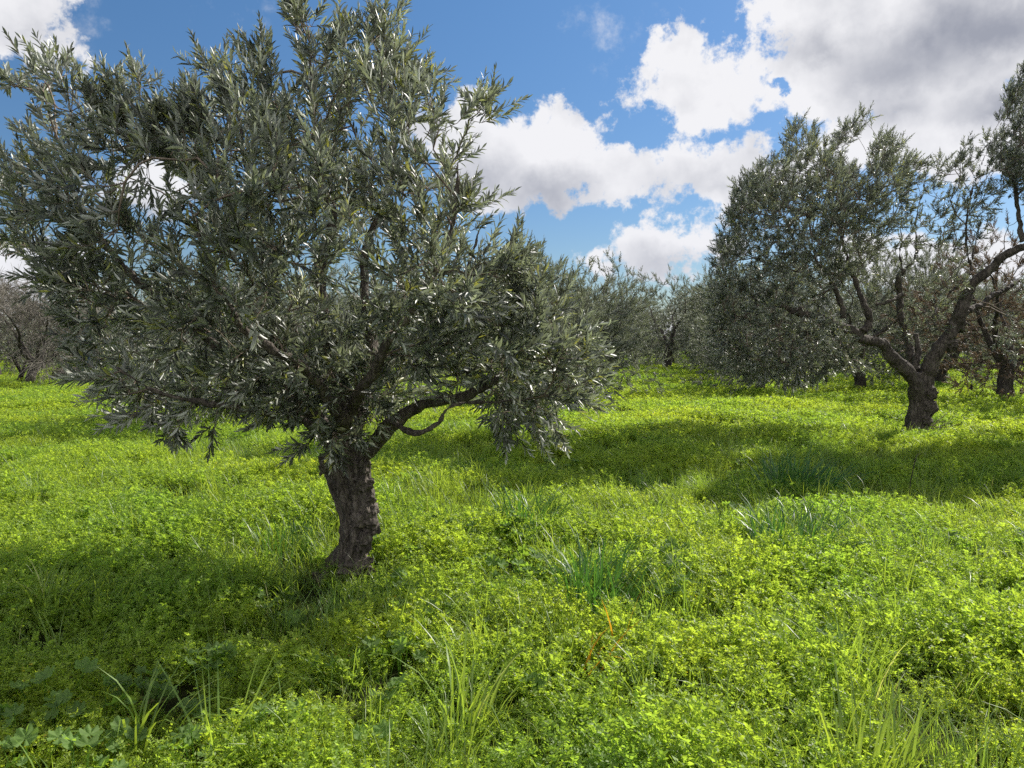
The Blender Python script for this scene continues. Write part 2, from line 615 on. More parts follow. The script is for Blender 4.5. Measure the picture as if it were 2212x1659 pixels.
def shoots(bl, bs, S, D, ln, rng, pitch=0.016, leaf=(0.055, 0.075), width=0.20, fine=True, up=0.25, wind=(0, 0, 0), spread=0.75, tint_shift=0.0, stem_r=0.0017, skip=0.1):
    """Leafy shoots: opposite leaf pairs, each pair turned from the last."""
    m = len(S)
    D = unit(D)
    K = int(np.max(ln) / pitch)
    ref = rng.normal(0, 1, (m, 3))
    U = unit(ref - D * np.sum(ref * D, 1, keepdims=True))
    Wv = np.cross(D, U)
    bendv = np.array([0, 0, up]) + np.asarray(wind) + rng.normal(0, 0.12, (m, 3))
    tone = rng.normal(0, 0.12, m) + tint_shift

    def pos(t):            # t in metres along the shoot
        x = (t / ln)[:, None]
        return S + D * t[:, None] + bendv * (ln[:, None] * x * x * 0.5)
    ph = rng.uniform(0, 6.28, m)
    for k in range(K):
        t = np.full(m, 0.03 + k * pitch)
        ok0 = t < ln
        if not ok0.any():
            break
        frac = np.clip(t / ln, 0, 1)
        T_ = unit(D + bendv * frac[:, None])
        P = pos(t)
        for side in (0, 1):
            ok = ok0 & (rng.random(m) > skip)
            if not ok.any():
                continue
            a = ph + k * math.pi / 2 + side * math.pi + rng.normal(0, 0.3, m)
            out = np.cos(a)[:, None] * U + np.sin(a)[:, None] * Wv
            sp = spread + rng.normal(0, 0.18, m) - 0.35 * frac
            ax = unit(T_ * np.cos(sp)[:, None] + out * np.sin(sp)[:, None] + np.asarray(wind) * 0.35)
            nr = T_ * np.sin(sp)[:, None] - out * np.cos(sp)[:, None] + rng.normal(0, 0.35, (m, 3)) + np.array([0, 0, 0.35])
            L = rng.uniform(*leaf, m) * (0.72 + 0.5 * np.sin(np.clip(frac * 0.9 + 0.1, 0, 1) * math.pi) - 0.18 * frac)
            tn = np.clip(0.5 + tone + rng.normal(0, 0.24, m), 0, 1)
            leaves(bl, P[ok], ax[ok], nr[ok], L[ok], (L * width * rng.uniform(.85, 1.2, m))[ok], tn[ok], fine, rng.uniform(-0.10, 0.36, m)[ok])
    # terminal leaf and stem
    T_ = unit(D + bendv)
    leaves(bl, pos(ln * 0.98), T_ + rng.normal(0, .15, (m, 3)), rng.normal(0, 1, (m, 3)), rng.uniform(*leaf, m) * 0.8, rng.uniform(*leaf, m) * 0.8 * width, np.clip(0.55 + tone, 0, 1), fine, 0.08)
    if bs is not None:
        pts = np.stack([pos(ln * x) for x in (0, .34, .67, 1)], 1)
        rr = np.array([1.2, 1.0, 0.8, 0.45]) * stem_r
        a = np.arange(3) * 2.094
        off = (np.cos(a)[None, None, :, None] * U[:, None, None, :] + np.sin(a)[None, None, :, None] * Wv[:, None, None, :]) * rr[None, :, None, None]
        V = (pts[:, :, None, :] + off).reshape(-1, 3)
        base = (np.arange(m) * 12)[:, None, None, None]
        i = (np.arange(3) * 3)[None, :, None, None]
        j = np.arange(3)
        q = np.stack([j, (j + 1) % 3, 3 + (j + 1) % 3, 3 + j], -1)[None, None]
        bs.add(V, None, (q + base + i).reshape(-1, 4), 0.6)


def remeshed(o, voxel, smooth=2, disp=None):
    r = o.modifiers.new('union', 'REMESH')
    r.mode = 'VOXEL'
    r.voxel_size = voxel
    r.use_smooth_shade = True
    if smooth:
        sm = o.modifiers.new('soften', 'SMOOTH')
        sm.factor = 0.5
        sm.iterations = smooth
    for k, (kind, size, strength) in enumerate(disp or []):
        tx = bpy.data.textures.new('bark_relief', kind)
        tx.noise_scale = size
        if kind == 'CLOUDS':
            tx.noise_depth = 3
        d = o.modifiers.new('relief', 'DISPLACE')
        d.texture = tx
        d.strength = strength
        d.mid_level = 0.5


def knobble(buf, c, r, rng, squash=(1, 1, 1), amp=0.35):
    """A lumpy closed burl."""
    nu, nv = 20, 14
    V = []
    o = rng.uniform(0, 50, 3)
    for i in range(1, nv):
        th = math.pi * i / nv
        for j in range(nu):
            ph = 2 * math.pi * j / nu
            d = np.array([math.sin(th) * math.cos(ph), math.sin(th) * math.sin(ph), math.cos(th)])
            k = 1 + amp * mnoise.fractal(Vector(d * 2.6 + o), 0.8, 2.0, 4)
            V.append(c + d * r * k * np.array(squash))
    V = np.array(V + [c + np.array([0, 0, r * squash[2]]), c - np.array([0, 0, r * squash[2]])])
    q, t = [], []
    for i in range(nv - 2):
        for j in range(nu):
            q.append([i * nu + j, (i + 1) * nu + j, (i + 1) * nu + (j + 1) % nu, i * nu + (j + 1) % nu])
    a, b = len(V) - 2, len(V) - 1
    for j in range(nu):
        t.append([a, j, (j + 1) % nu])
        t.append([b, (nv - 2) * nu + (j + 1) % nu, (nv - 2) * nu + j])
    buf.add(V, t, q)


def fluted(P, rng, n, flare=0.0, ridges=0.10, twist=1.5, groove=None):
    """Angular profile (k,n) of an old trunk: ridges that twist upwards, roots that flare at the foot."""
    k = len(P)
    a = np.arange(n) * 2 * math.pi / n
    s = np.linspace(0, 1, k)
    o = rng.uniform(0, 20)
    out = np.ones((k, n))
    for i in range(k):
        for j in range(n):
            an = a[j] + twist * s[i]
            v = mnoise.fractal(Vector((math.cos(an) * 1.5 + o, math.sin(an) * 1.5, s[i] * 1.6)), 0.9, 2.0, 4)
            rid = math.sin(an * 5 + 2.0 * mnoise.noise(Vector((o, s[i] * 3, math.cos(an))))) * ridges
            root = flare * math.exp(-s[i] * 6.5) * (0.45 + 0.55 * max(0, math.sin(an * 4 + o)))
            out[i, j] = 1 + 0.22 * v + rid + root
            for g0, g1, dep, wid in groove or ():
                d = (a[j] - (g0 + (g1 - g0) * s[i]) + math.pi) % (2 * math.pi) - math.pi
                out[i, j] *= 1 - dep * math.exp(-(d / wid) ** 2)
    return out


def limb_line(pts, Y, depth, step=0.05):
    """Limb through photo positions at distance Y, with a depth offset for each point."""
    dz = np.interp(np.linspace(0, 1, len(pts)), np.linspace(0, 1, len(depth)), depth)
    return smooth_line([at(x, y, Y + d) for (x, y), d in zip(pts, dz)], step)


def outline(pts, Y):
    return [(p[0], p[2]) for p in (at(x, y, Y) for x, y in pts)]


def drop_holes(A, holes, rng, Y, front=None):
    """Thin the crown where the photo shows sky through it: holes are (x, y, rx, ry, share dropped)."""
    keep = np.ones(len(A), bool)
    for bx, by, rx, ry, f in holes:
        c = at(bx, by, Y)
        e = at(bx + rx, by - ry, Y)
        ins = ((A[:, 0] - c[0]) / (e[0] - c[0])) ** 2 + ((A[:, 2] - c[2]) / (e[2] - c[2])) ** 2 < 1
        if front is not None:
            ins &= A[:, 1] < front
        keep &= ~(ins & (rng.random(len(A)) < f))
    return A[keep]


def ground_z(x, y):
    x, y = np.asarray(x, float), np.asarray(y, float)
    z = 0.045 * np.sin(0.9 * x + 0.35 * y + 1.0) * np.cos(0.75 * y - 0.4 * x) + 0.03 * np.sin(2.1 * x - 1.3 * y) * np.sin(1.7 * y + 0.6)
    return z + 0.05 * np.sin(0.11 * x + 2) * np.sin(0.09 * y) * np.clip(np.hypot(x, y) / 12, 0, 3)


def foreground_tree():
    rng = np.random.default_rng(11)
    Y = 5.1
    foot = at(735, 1262, Y)
    root = thing('olive_tree', (foot[0], foot[1], 0), 'old olive tree with a gnarled burled trunk and wide silvery crown, the largest tree', 'tree', 'olive trees of the grove')
    O = np.array(root.location)
    # trunk
    pts = [(716, 1300), (723, 1268), (738, 1232), (757, 1195), (768, 1150), (768, 1098), (758, 1046), (748, 1008), (744, 972), (738, 935)]
    P = smooth_line([at(x, y, Y) for x, y in pts], 0.014)
    s = np.linspace(0, 1, len(P))
    rad = np.interp(s, [0, .08, .2, .34, .5, .65, .8, .92, 1], [.170, .138, .116, .110, .114, .124, .130, .115, .080])
    b = Buf()
    tube(b, P - O, rad, 72, True, prof=fluted(P, rng, 72, 0.75, 0.11, 1.6, [(4.25, 4.75, .45, .19), (5.5, 5.2, .22, .15), (3.5, 3.8, .28, .18), (4.9, 5.4, .15, .12)]))

    def z5(x, y):
        return (650 + x * .3014) * .864, (1000 + y * .3014) * .864
    for (zx, zy, r, dep, sq) in [(880, 690, .052, -.09, (1, 1, 1)), (925, 800, .036, -.07, (1, 1, 1.2)), (925, 900, .055, -.06, (.9, 1, 1.2)), (840, 1000, .050, -.10, (1.2, .8, .9)),
                                 (935, 1020, .055, -.05, (.9, 1, 1.2)), (880, 1185, .048, -.09, (.8, 1, 1.5)), (860, 560, .05, -.08, (1, 1, 1.2)), (560, 1480, .07, -.02, (1.1, 1, .7)), (790, 1380, .08, -.05, (1.4, 1, .9)),
                                 (560, 540, .04, -.1, (1, 1, 1.6))]:
        bx, by = z5(zx, zy)
        knobble(b, at(bx - 4, by, Y + dep) - O, r * 1.05, rng, sq, 0.85)
    limbs = [  # photo line, depth offsets, radius at start and end
        ([(738, 960), (690, 920), (640, 850), (607, 760), (597, 640), (572, 520), (545, 400), (532, 290)], [0, -.1, -.2, -.3, -.25], .085, .012),
        ([(745, 955), (746, 890), (733, 800), (702, 700), (692, 600), (722, 500), (692, 400), (680, 280), (672, 150)], [0, .2, .3, .1, .0], .080, .010),
        ([(755, 965), (790, 870), (805, 750), (790, 640), (792, 520), (832, 400), (852, 250), (842, 160)], [0, .3, .5, .4, .2], .065, .010),
        ([(735, 950), (660, 900), (560, 830), (430, 720), (300, 610), (190, 460), (130, 300)], [0, .1, .0, -.1, -.1], .070, .010),
        ([(765, 985), (800, 968), (870, 896), (925, 866), (1000, 850), (1080, 800), (1150, 720), (1175, 640)], [0, -.1, -.25, -.3, -.1], .065, .010),
        ([(812, 948), (840, 908), (900, 936), (950, 914), (985, 882), (1080, 880), (1200, 865)], [-.12, -.4, -.5, -.4], .026, .007),
        ([(740, 940), (720, 880), (640, 780), (520, 690), (440, 560), (400, 420)], [0, -.7, -1.0, -1.1], .055, .009),
        ([(745, 940), (780, 860), (850, 740), (930, 620), (980, 480), (990, 350)], [0, -.6, -.8, -.7], .055, .009),
        ([(745, 930), (740, 850), (640, 740), (500, 640), (330, 520), (200, 400)], [0, .6, 1.1, 1.2], .055, .009),
        ([(748, 930), (800, 850), (900, 720), (990, 620), (1040, 500)], [0, .7, 1.1, 1.1], .055, .009),
        ([(735, 955), (690, 930), (600, 900), (480, 880), (330, 850), (230, 790)], [-.1, -.4, -.6, -.6], .035, .008),
    ]
    sk = Skeleton()
    sk.add_limb(P, rad)
    lb = Buf()
    for k, (pp, dep, r0, r1) in enumerate(limbs):
        L = limb_line(pp, Y, dep, 0.035)
        L += np.cumsum(rng.normal(0, 0.0035, L.shape), 0)
        rr = r0 + (r1 - r0) * np.linspace(0, 1, len(L)) ** 0.7
        tube(b, L - O, rr, 14, True)
        sk.add_limb(L, rr)
    trunk = link('trunk', b.mesh('trunk', [M_BARK]), root)
    remeshed(trunk, 0.0075, 1, [('CLOUDS', 0.09, 0.030), ('CLOUDS', 0.022, 0.007)])
    # crown
    edge = [(618, 150), (606, 60), (640, 8), (668, 10), (694, 62), (735, 40), (742, 108), (768, 122), (790, 60), (815, 22), (838, 72), (876, 82), (900, 120),
            (946, 128), (958, 180), (1004, 192), (1036, 200), (1042, 250), (1058, 330), (1066, 400), (1104, 462), (1130, 520), (1170, 590), (1215, 650), (1265, 700), (1306, 780),
            (1304, 850), (1262, 882), (1214, 900), (1204, 950), (1120, 972), (1060, 955), (1030, 905), (985, 870), (910, 880), (850, 905), (800, 950), (758, 988), (690, 985),
            (640, 950), (560, 935), (480, 905), (380, 930), (335, 905), (262, 885), (180, 868), (150, 800), (138, 700), (100, 640), (60, 600), (-20, 640), (-80, 520),
            (-50, 350), (0, 325), (42, 290), (28, 170), (45, 148), (92, 128), (150, 108), (200, 150), (240, 190), (292, 155), (312, 190), (350, 205), (400, 188), (440, 168),
            (482, 142), (522, 150), (562, 108), (598, 122)]
    A = fill_outline(rng, outline(edge, Y), 2700, Y, 1.45, 0.9, 0.75, 0.13)
    nz = np.array([mnoise.fractal(Vector(p * 1.7 + 4.0), .9, 2.0, 2) for p in A])     # clumps with gaps between
    A = A[nz + .10 * rng.normal(0, 1, len(A)) > np.quantile(nz, .50)]
    peaks = [((650, 25), 12, 40, 12), ((815, 40), 14, 40, 12), ((100, 135), 25, 25, 6), ((36, 165), 12, 20, 3), ((300, 170), 12, 20, 4), ((470, 150), 25, 20, 7), ((580, 120), 20, 25, 6), ((1030, 215), 12, 25, 6), ((725, 70), 16, 30, 8)]
    for (bx, by), rx, ry, n in peaks:
        for k in range(n):
            A = np.concatenate([A, [at(bx + rng.normal(0, rx), by + abs(rng.normal(0, ry)) + 12, Y + rng.normal(0, .12))]])
    side = [(1030, 560), (1120, 560), (1215, 650), (1300, 765), (1300, 860), (1215, 895), (1200, 945), (1110, 968), (1055, 940), (1030, 800)]
    skirt = [(640, 930), (800, 900), (860, 870), (790, 930), (755, 960), (690, 960), (560, 940), (380, 940), (250, 890), (170, 860), (150, 760), (400, 850)]
    A = np.concatenate([A, fill_outline(rng, outline(side, Y - .2), 120, Y - .2, .9, .5, .8, .04), fill_outline(rng, outline(skirt, Y - .3), 40, Y - .3, .5, .3, .8, .02)])
    A = drop_holes(A, [(290, 372, 75, 52, .85), (110, 560, 95, 80, .72), (70, 250, 70, 50, .6), (180, 330, 60, 60, .6), (150, 440, 110, 70, .45), (390, 250, 60, 40, .4), (60, 440, 110, 150, .45), (240, 240, 90, 40, .4), (20, 250, 60, 60, .5), (960, 270, 60, 60, .55), (880, 230, 45, 50, .55),
                       (760, 160, 35, 40, .6), (1080, 540, 50, 40, .5), (210, 560, 60, 60, .55), (560, 905, 120, 40, .45), (905, 830, 110, 45, .5), (960, 905, 140, 30, .7)], rng, Y)
    tips = sk.grow(A, rng, 0.95, 0.09, 0.012)
    sk.finish(tips, 0.0021, 2.35)
    tw = Buf()
    sk.P -= O
    sk.twigs(tw, 5, 0.03)
    sk.P += O
    # shoots at the twig ends and along the outer twigs
    C = np.array([-0.9, Y, 1.9])
    S, D = [], []
    for t in tips:
        for q in range(2):
            S.append(sk.P[t])
            D.append(sk.D[t])
    young = np.where((~sk.limb[:sk.n]) & (sk.cnt <= 3))[0]
    for i in rng.choice(young, min(len(young), 1300), replace=False):
        S.append(sk.P[i])
        D.append(sk.D[i])
    S, D = np.array(S), np.array(D)
    out = unit(S - C)
    low = np.clip((1.75 - S[:, 2]) / 1.0, 0, 1)[:, None]
    D = unit(0.7 * D + 0.45 * out + np.array([0, 0, 0.55]) * (1 - 1.5 * low) + rng.normal(0, 0.42, S.shape))
    ln = rng.uniform(0.10, 0.27, len(S))
    bl = Buf()
    shoots(bl, tw, S - O, D, ln, rng, 0.020, (0.060, 0.092), 0.205, True, 0.15, skip=0.14)
    link('twigs', tw.mesh('twigs', [M_TWIG]), root)
    link('crown', bl.mesh('crown', [M_OLIVE]), root)
    return root


def right_tree():
    rng = np.random.default_rng(23)
    Y = 12.6
    foot = at(1975, 945, Y)
    root = thing('olive_tree', (foot[0], foot[1], 0), 'olive tree with a bare spreading dark fork and wind blown top at the right edge', 'tree', 'olive trees of the grove')
    O = np.array(root.location)

    def z4(x, y):
        return (2060 + x * .3737) * .864, (500 + y * .3737) * .864
    b = Buf()
    sk = Skeleton()
    tp = [(612, 1640), (612, 1570), (625, 1450), (640, 1330), (640, 1230), (640, 1150)]
    P = smooth_line([at(*z4(x, y), Y) for x, y in tp], 0.03)
    s = np.linspace(0, 1, len(P))
    rad = np.interp(s, [0, .15, .4, .7, 1], [.20, .165, .15, .165, .12])
    tube(b, P - O, rad, 48, True, prof=fluted(P, rng, 48, 0.35, 0.10, 1.0, [(4.9, 4.9, .35, .25)]))
    for zx, zy, r in [(715, 1390, .10), (690, 1480, .08), (590, 1560, .12), (850, 960, .11), (900, 840, .10), (720, 1290, .09)]:
        knobble(b, at(*z4(zx, zy), Y - .12) - O, r, rng, (1, 1, 1.2), .5)
    sk.add_limb(P, rad)
    limbs = [
        ([(615, 1330), (580, 1220), (450, 1060), (350, 930), (250, 885), (110, 790), (0, 745), (-160, 720), (-330, 640)], [0, -.2, -.6, -.8], .155, .04, 1),
        ([(640, 1260), (600, 1100), (562, 950), (528, 800), (512, 640), (505, 520), (530, 460)], [.1, .4, .5, .5], .10, .05, 1),
        ([(660, 1270), (700, 1120), (760, 1000), (830, 840), (900, 660), (985, 520), (1085, 415), (1200, 325), (1340, 272), (1500, 200), (1650, 60)], [0, -.1, -.3, -.5], .155, .05, 1),
        ([(845, 850), (950, 765), (1100, 690), (1250, 590), (1400, 520)], [-.2, .1, .4, .8], .085, .03, 1),
        ([(260, 880), (295, 800), (235, 640), (190, 520), (150, 380), (120, 200), (90, 30)], [-.5, -.4, -.2, 0], .075, .02, 1),
        ([(135, 790), (95, 660), (60, 560), (-20, 420), (-60, 200)], [-.6, -.7, -.8], .06, .018, 1),
        ([(620, 1150), (645, 1000), (640, 900)], [.1, .3], .08, .04, 1),
        ([(750, 830), (760, 720), (880, 570), (990, 470)], [-.3, .2, .4], .035, .012, 0),
        ([(990, 470), (950, 350), (948, 170), (990, -60), (1030, -200), (1100, -420)], [-.45, -.5, -.4], .03, .006, 0),
        ([(985, 400), (1020, 250), (1055, 60), (1090, -160)], [-.45, -.3], .02, .005, 0),
        ([(505, 520), (520, 330), (540, 0), (545, -250)], [.5, .4, .3], .024, .006, 0),
        ([(550, 460), (620, 360), (650, 130), (690, -60), (760, -330)], [.5, .3], .024, .006, 0),
        ([(350, 685), (430, 660), (500, 640)], [.2, .45], .03, .04, 0),
        ([(-150, 720), (-260, 800), (-420, 900)], [-.7, -1.0], .035, .01, 0),
        ([(1320, 280), (1320, 100), (1300, -150), (1340, -420)], [-.5, -.5], .05, .01, 0),
        ([(1500, 200), (1480, 0), (1500, -300), (1560, -600)], [-.5, -.2], .05, .01, 0),
    ]
    for pp, dep, r0, r1, big in limbs:
        L = limb_line([z4(*p) for p in pp], Y, dep, 0.07)
        L += np.cumsum(rng.normal(0, 0.013, L.shape), 0)
        rr = (r0 + (r1 - r0) * np.linspace(0, 1, len(L)) ** 0.8) * (1 + .10 * np.convolve(rng.normal(0, 1, len(L)), [.3, .5, .3], 'same'))
        rr = rr * .85
        tube(b, L - O, rr, 12, True)
        sk.add_limb(L, rr)
    trunk = link('trunk', b.mesh('trunk', [M_BARK]), root)
    remeshed(trunk, 0.014, 1, [('CLOUDS', 0.11, 0.05)])
    E1 = [(1515, 600), (1532, 520), (1568, 405), (1604, 378), (1640, 340), (1680, 312), (1690, 270), (1742, 264), (1762, 310), (1830, 254), (1872, 256), (1858, 300), (1812, 345), (1838, 372),
          (1868, 296), (1904, 292), (1932, 345), (1960, 400), (1930, 480), (1890, 560), (1840, 640), (1800, 690), (1850, 740), (1870, 800), (1780, 815), (1720, 838), (1610, 832), (1536, 785), (1506, 690)]
    E2 = [(1890, 380), (1935, 345), (1990, 350), (2040, 318), (2092, 298), (2130, 260), (2150, 400), (2120, 520), (2040, 560), (1900, 560)]
    E3 = [(2090, 330), (2126, 236), (2166, 160), (2215, 85), (2420, 120), (2540, 300), (2560, 480), (2420, 560), (2280, 500), (2150, 430)]
    E4 = [(1850, 560), (2060, 540), (2120, 580), (2060, 700), (1980, 740), (1860, 760), (1820, 680)]
    E5 = [(2120, 640), (2240, 560), (2500, 560), (2500, 760), (2260, 800), (2100, 760)]
    A = np.concatenate([fill_outline(rng, outline(e, Y), n, Y - .3, dp, 1.0, 0.8, 0.1) for e, n, dp in ((E1, 2500, 2.1), (E2, 200, 1.2), (E3, 2300, 1.5), (E4, 110, 1.3), (E5, 150, 1.3))])
    nz = np.array([mnoise.fractal(Vector(p * 1.15 + 9.0), .9, 2.0, 2) for p in A])
    A = A[nz + .10 * rng.normal(0, 1, len(A)) > np.quantile(nz, .18)]
    A = drop_holes(A, [(1790, 350, 40, 40, .7), (1930, 480, 60, 60, .45), (1870, 700, 95, 80, .6), (1960, 620, 90, 90, .5)], rng, Y)
    A = drop_holes(A, [(1790, 655, 70, 50, .9), (1850, 700, 75, 60, .95), (1905, 750, 70, 60, 1), (1850, 620, 60, 70, .8), (2050, 640, 90, 110, .9)], rng, Y, Y - .2)
    tips = sk.grow(A, rng, 1.1, 0.16, 0.02)
    sk.finish(tips, 0.003, 2.4)
    tw = Buf()
    sk.P -= O
    sk.twigs(tw, 4, 0.04)
    sk.P += O
    S, D = [], []
    for t in tips:
        for q in range(3):
            S.append(sk.P[t])
            D.append(sk.D[t])
    young = np.where((~sk.limb[:sk.n]) & (sk.cnt <= 3))[0]
    for i in rng.choice(young, min(len(young), 1700), replace=False):
        S.append(sk.P[i])
        D.append(sk.D[i])
    S, D = np.array(S), np.array(D)
    C = np.array([O[0] - .5, Y, 2.4])
    out = unit(S - C)
    hi = np.clip((S[:, 2] - 2.0) / 1.8, 0, 1)[:, None]
    D = unit(0.7 * D + 0.3 * out + np.array([0.42, 0, 0.6]) * hi + np.array([0.10, 0, 0.0]) * (1 - hi) + rng.normal(0, 0.48, S.shape))
    ln = rng.uniform(0.10, 0.26, len(S))
    bl = Buf()
    shoots(bl, tw, S - O, D, ln, rng, 0.019, (0.050, 0.074), 0.23, False, 0.1, (0.16, 0, 0.05), 0.68, -0.05, 0.002)
    link('twigs', tw.mesh('twigs', [M_TWIG]), root)
    link('crown', bl.mesh('crown', [M_OLIVE]), root)
    # pale dead suckers at its foot
    sb = Buf()
    for dx, dz, l in ((.30, .22, .45), (.32, .12, .35), (.26, .30, .30), (.36, .05, .40), (.25, .18, .5)):
        p0 = np.array([.16, -.20, .10 + .1 * rng.random()])
        p1 = p0 + unit([dx, rng.normal(0, .1), dz]) * l
        pts = smooth_line([p0, (p0 + p1) / 2 + rng.normal(0, .04, 3), p1], .06)
        tube(sb, pts, np.linspace(.007, .003, len(pts)), 5)
    link('sucker_twigs', sb.mesh('sucker_twigs', [M_TWIG]), root)
    return root


def grove_tree(name, seed, height, width, n, mat, leafy=3, trunk_h=0.9, stems=4, hang=0.5, leaf=(0.065, 0.095), ragged=0.35, lean=0.0):
    """A free-standing olive of the rows behind, foot at the origin."""
    rng = np.random.default_rng(seed)
    sk = Skeleton()
    b = Buf()
    r0 = 0.042 * height
    P = smooth_line([(0, 0, -.15), (rng.normal(0, .06), rng.normal(0, .06), trunk_h * .5), (rng.normal(0, .12), rng.normal(0, .12), trunk_h)], .05)
    rad = np.interp(np.linspace(0, 1, len(P)), [0, .2, .6, 1], [r0 * 1.35, r0, r0 * .95, r0 * .85])
    tube(b, P, rad, 20, True, prof=fluted(P, rng, 20, .4, .1, 1.2))
    sk.add_limb(P, rad)
    a0 = rng.uniform(0, 6.28)
    for k in range(stems):
        a = a0 + k * 6.283 / stems + rng.normal(0, .3)
        q = P[-1] * [1, 1, .92]
        rw = width * .5 * rng.uniform(.45, .75)
        hh = height * rng.uniform(.62, .85)
        L = smooth_line([q, q + np.array([math.cos(a) * rw * .35, math.sin(a) * rw * .35, (hh - trunk_h) * .35]),
                         q + np.array([math.cos(a + .3) * rw * .75, math.sin(a + .3) * rw * .75, (hh - trunk_h) * .7]) + rng.normal(0, .1, 3),
                         q + np.array([math.cos(a + .2) * rw, math.sin(a + .2) * rw, hh - trunk_h])], .09)
        L += np.cumsum(rng.normal(0, .008, L.shape), 0)
        rr = np.linspace(r0 * .55, .012, len(L))
        tube(b, L, rr, 8, False)
        sk.add_limb(L, rr)
    # crown of uneven lobes
    A = []
    lobes = []
    for k in range(13):
        a = rng.uniform(0, 6.28)
        q = width * .5 * math.sqrt(rng.uniform(.02, .62))
        z = rng.uniform(hang + .35, height * .86)
        taper = 1 - .38 * max(0, z / height - .45)
        lobes.append((np.array([math.cos(a) * q * taper + lean * z, math.sin(a) * q * taper, z]), rng.uniform(.16, .27) * width * np.array([1, 1, rng.uniform(.7, 1.15)])))
    for k in range(5):        # upright shoots that break the outline
        a = rng.uniform(0, 6.28)
        q = width * .5 * math.sqrt(rng.uniform(.0, .5))
        lobes.append((np.array([math.cos(a) * q, math.sin(a) * q, height * rng.uniform(.86, 1.0)]), np.array([.28, .28, .5]) * rng.uniform(.7, 1.2)))
    wts = np.array([np.prod(l[1]) ** (2 / 3) for l in lobes])
    for l, w in zip(lobes, wts / wts.sum()):
        k = max(3, int(n * w))
        d = unit(rng.normal(0, 1, (k, 3))) * (rng.random((k, 1)) ** .45)
        A.append(l[0] + d * l[1])
    A = np.concatenate(A)
    A = A[A[:, 2] > hang * .6]
    tips = sk.grow(A, rng, trunk_h * .8, .2, .03)
    sk.finish(tips, .0035, 2.4)
    tw = Buf()
    sk.twigs(tw, 4, .05)
    out = {'trunk': b.mesh('trunk', [M_BARK_FAR], True)}
    if leafy:
        S = np.repeat(sk.P[tips], leafy, 0)
        D = np.repeat(sk.D[tips], leafy, 0)
        o = unit(S - np.array([0, 0, height * .45]))
        D = unit(.6 * D + .5 * o + np.array([.15, 0, .35]) + rng.normal(0, .4, S.shape))
        bl = Buf()
        shoots(bl, tw, S, D, rng.uniform(.14, .38, len(S)), rng, .027, leaf, .22, False, .1, (.12, 0, 0), .65, 0, .003)
        out['crown'] = bl.mesh('crown', [mat])
    else:
        S = np.repeat(sk.P[tips], 9, 0)
        D = unit(np.repeat(sk.D[tips], 9, 0) + rng.normal(0, .6, S.shape))
        for p, d in zip(S, D):
            l = rng.uniform(.2, .6)
            tube(tw, np.array([p, p + d * l * .5 + rng.normal(0, .03, 3), p + d * l]), np.array([.007, .005, .003]), 3)
    out['twigs'] = tw.mesh('twigs', [M_BARK_FAR if leafy else M_GREYTWIG])
    return out


def place(proto, x, y, rot, scale, label, group='olive trees of the grove', name='olive_tree', cat='tree', zs=1.0):
    r = thing(name, (x, y, float(ground_z(x, y)) - .02), label, cat, group)
    r.rotation_euler = (0, 0, rot)
    r.scale = (scale, scale, scale * zs)
    for k, me in proto.items():
        link(k, me, r)
    return r


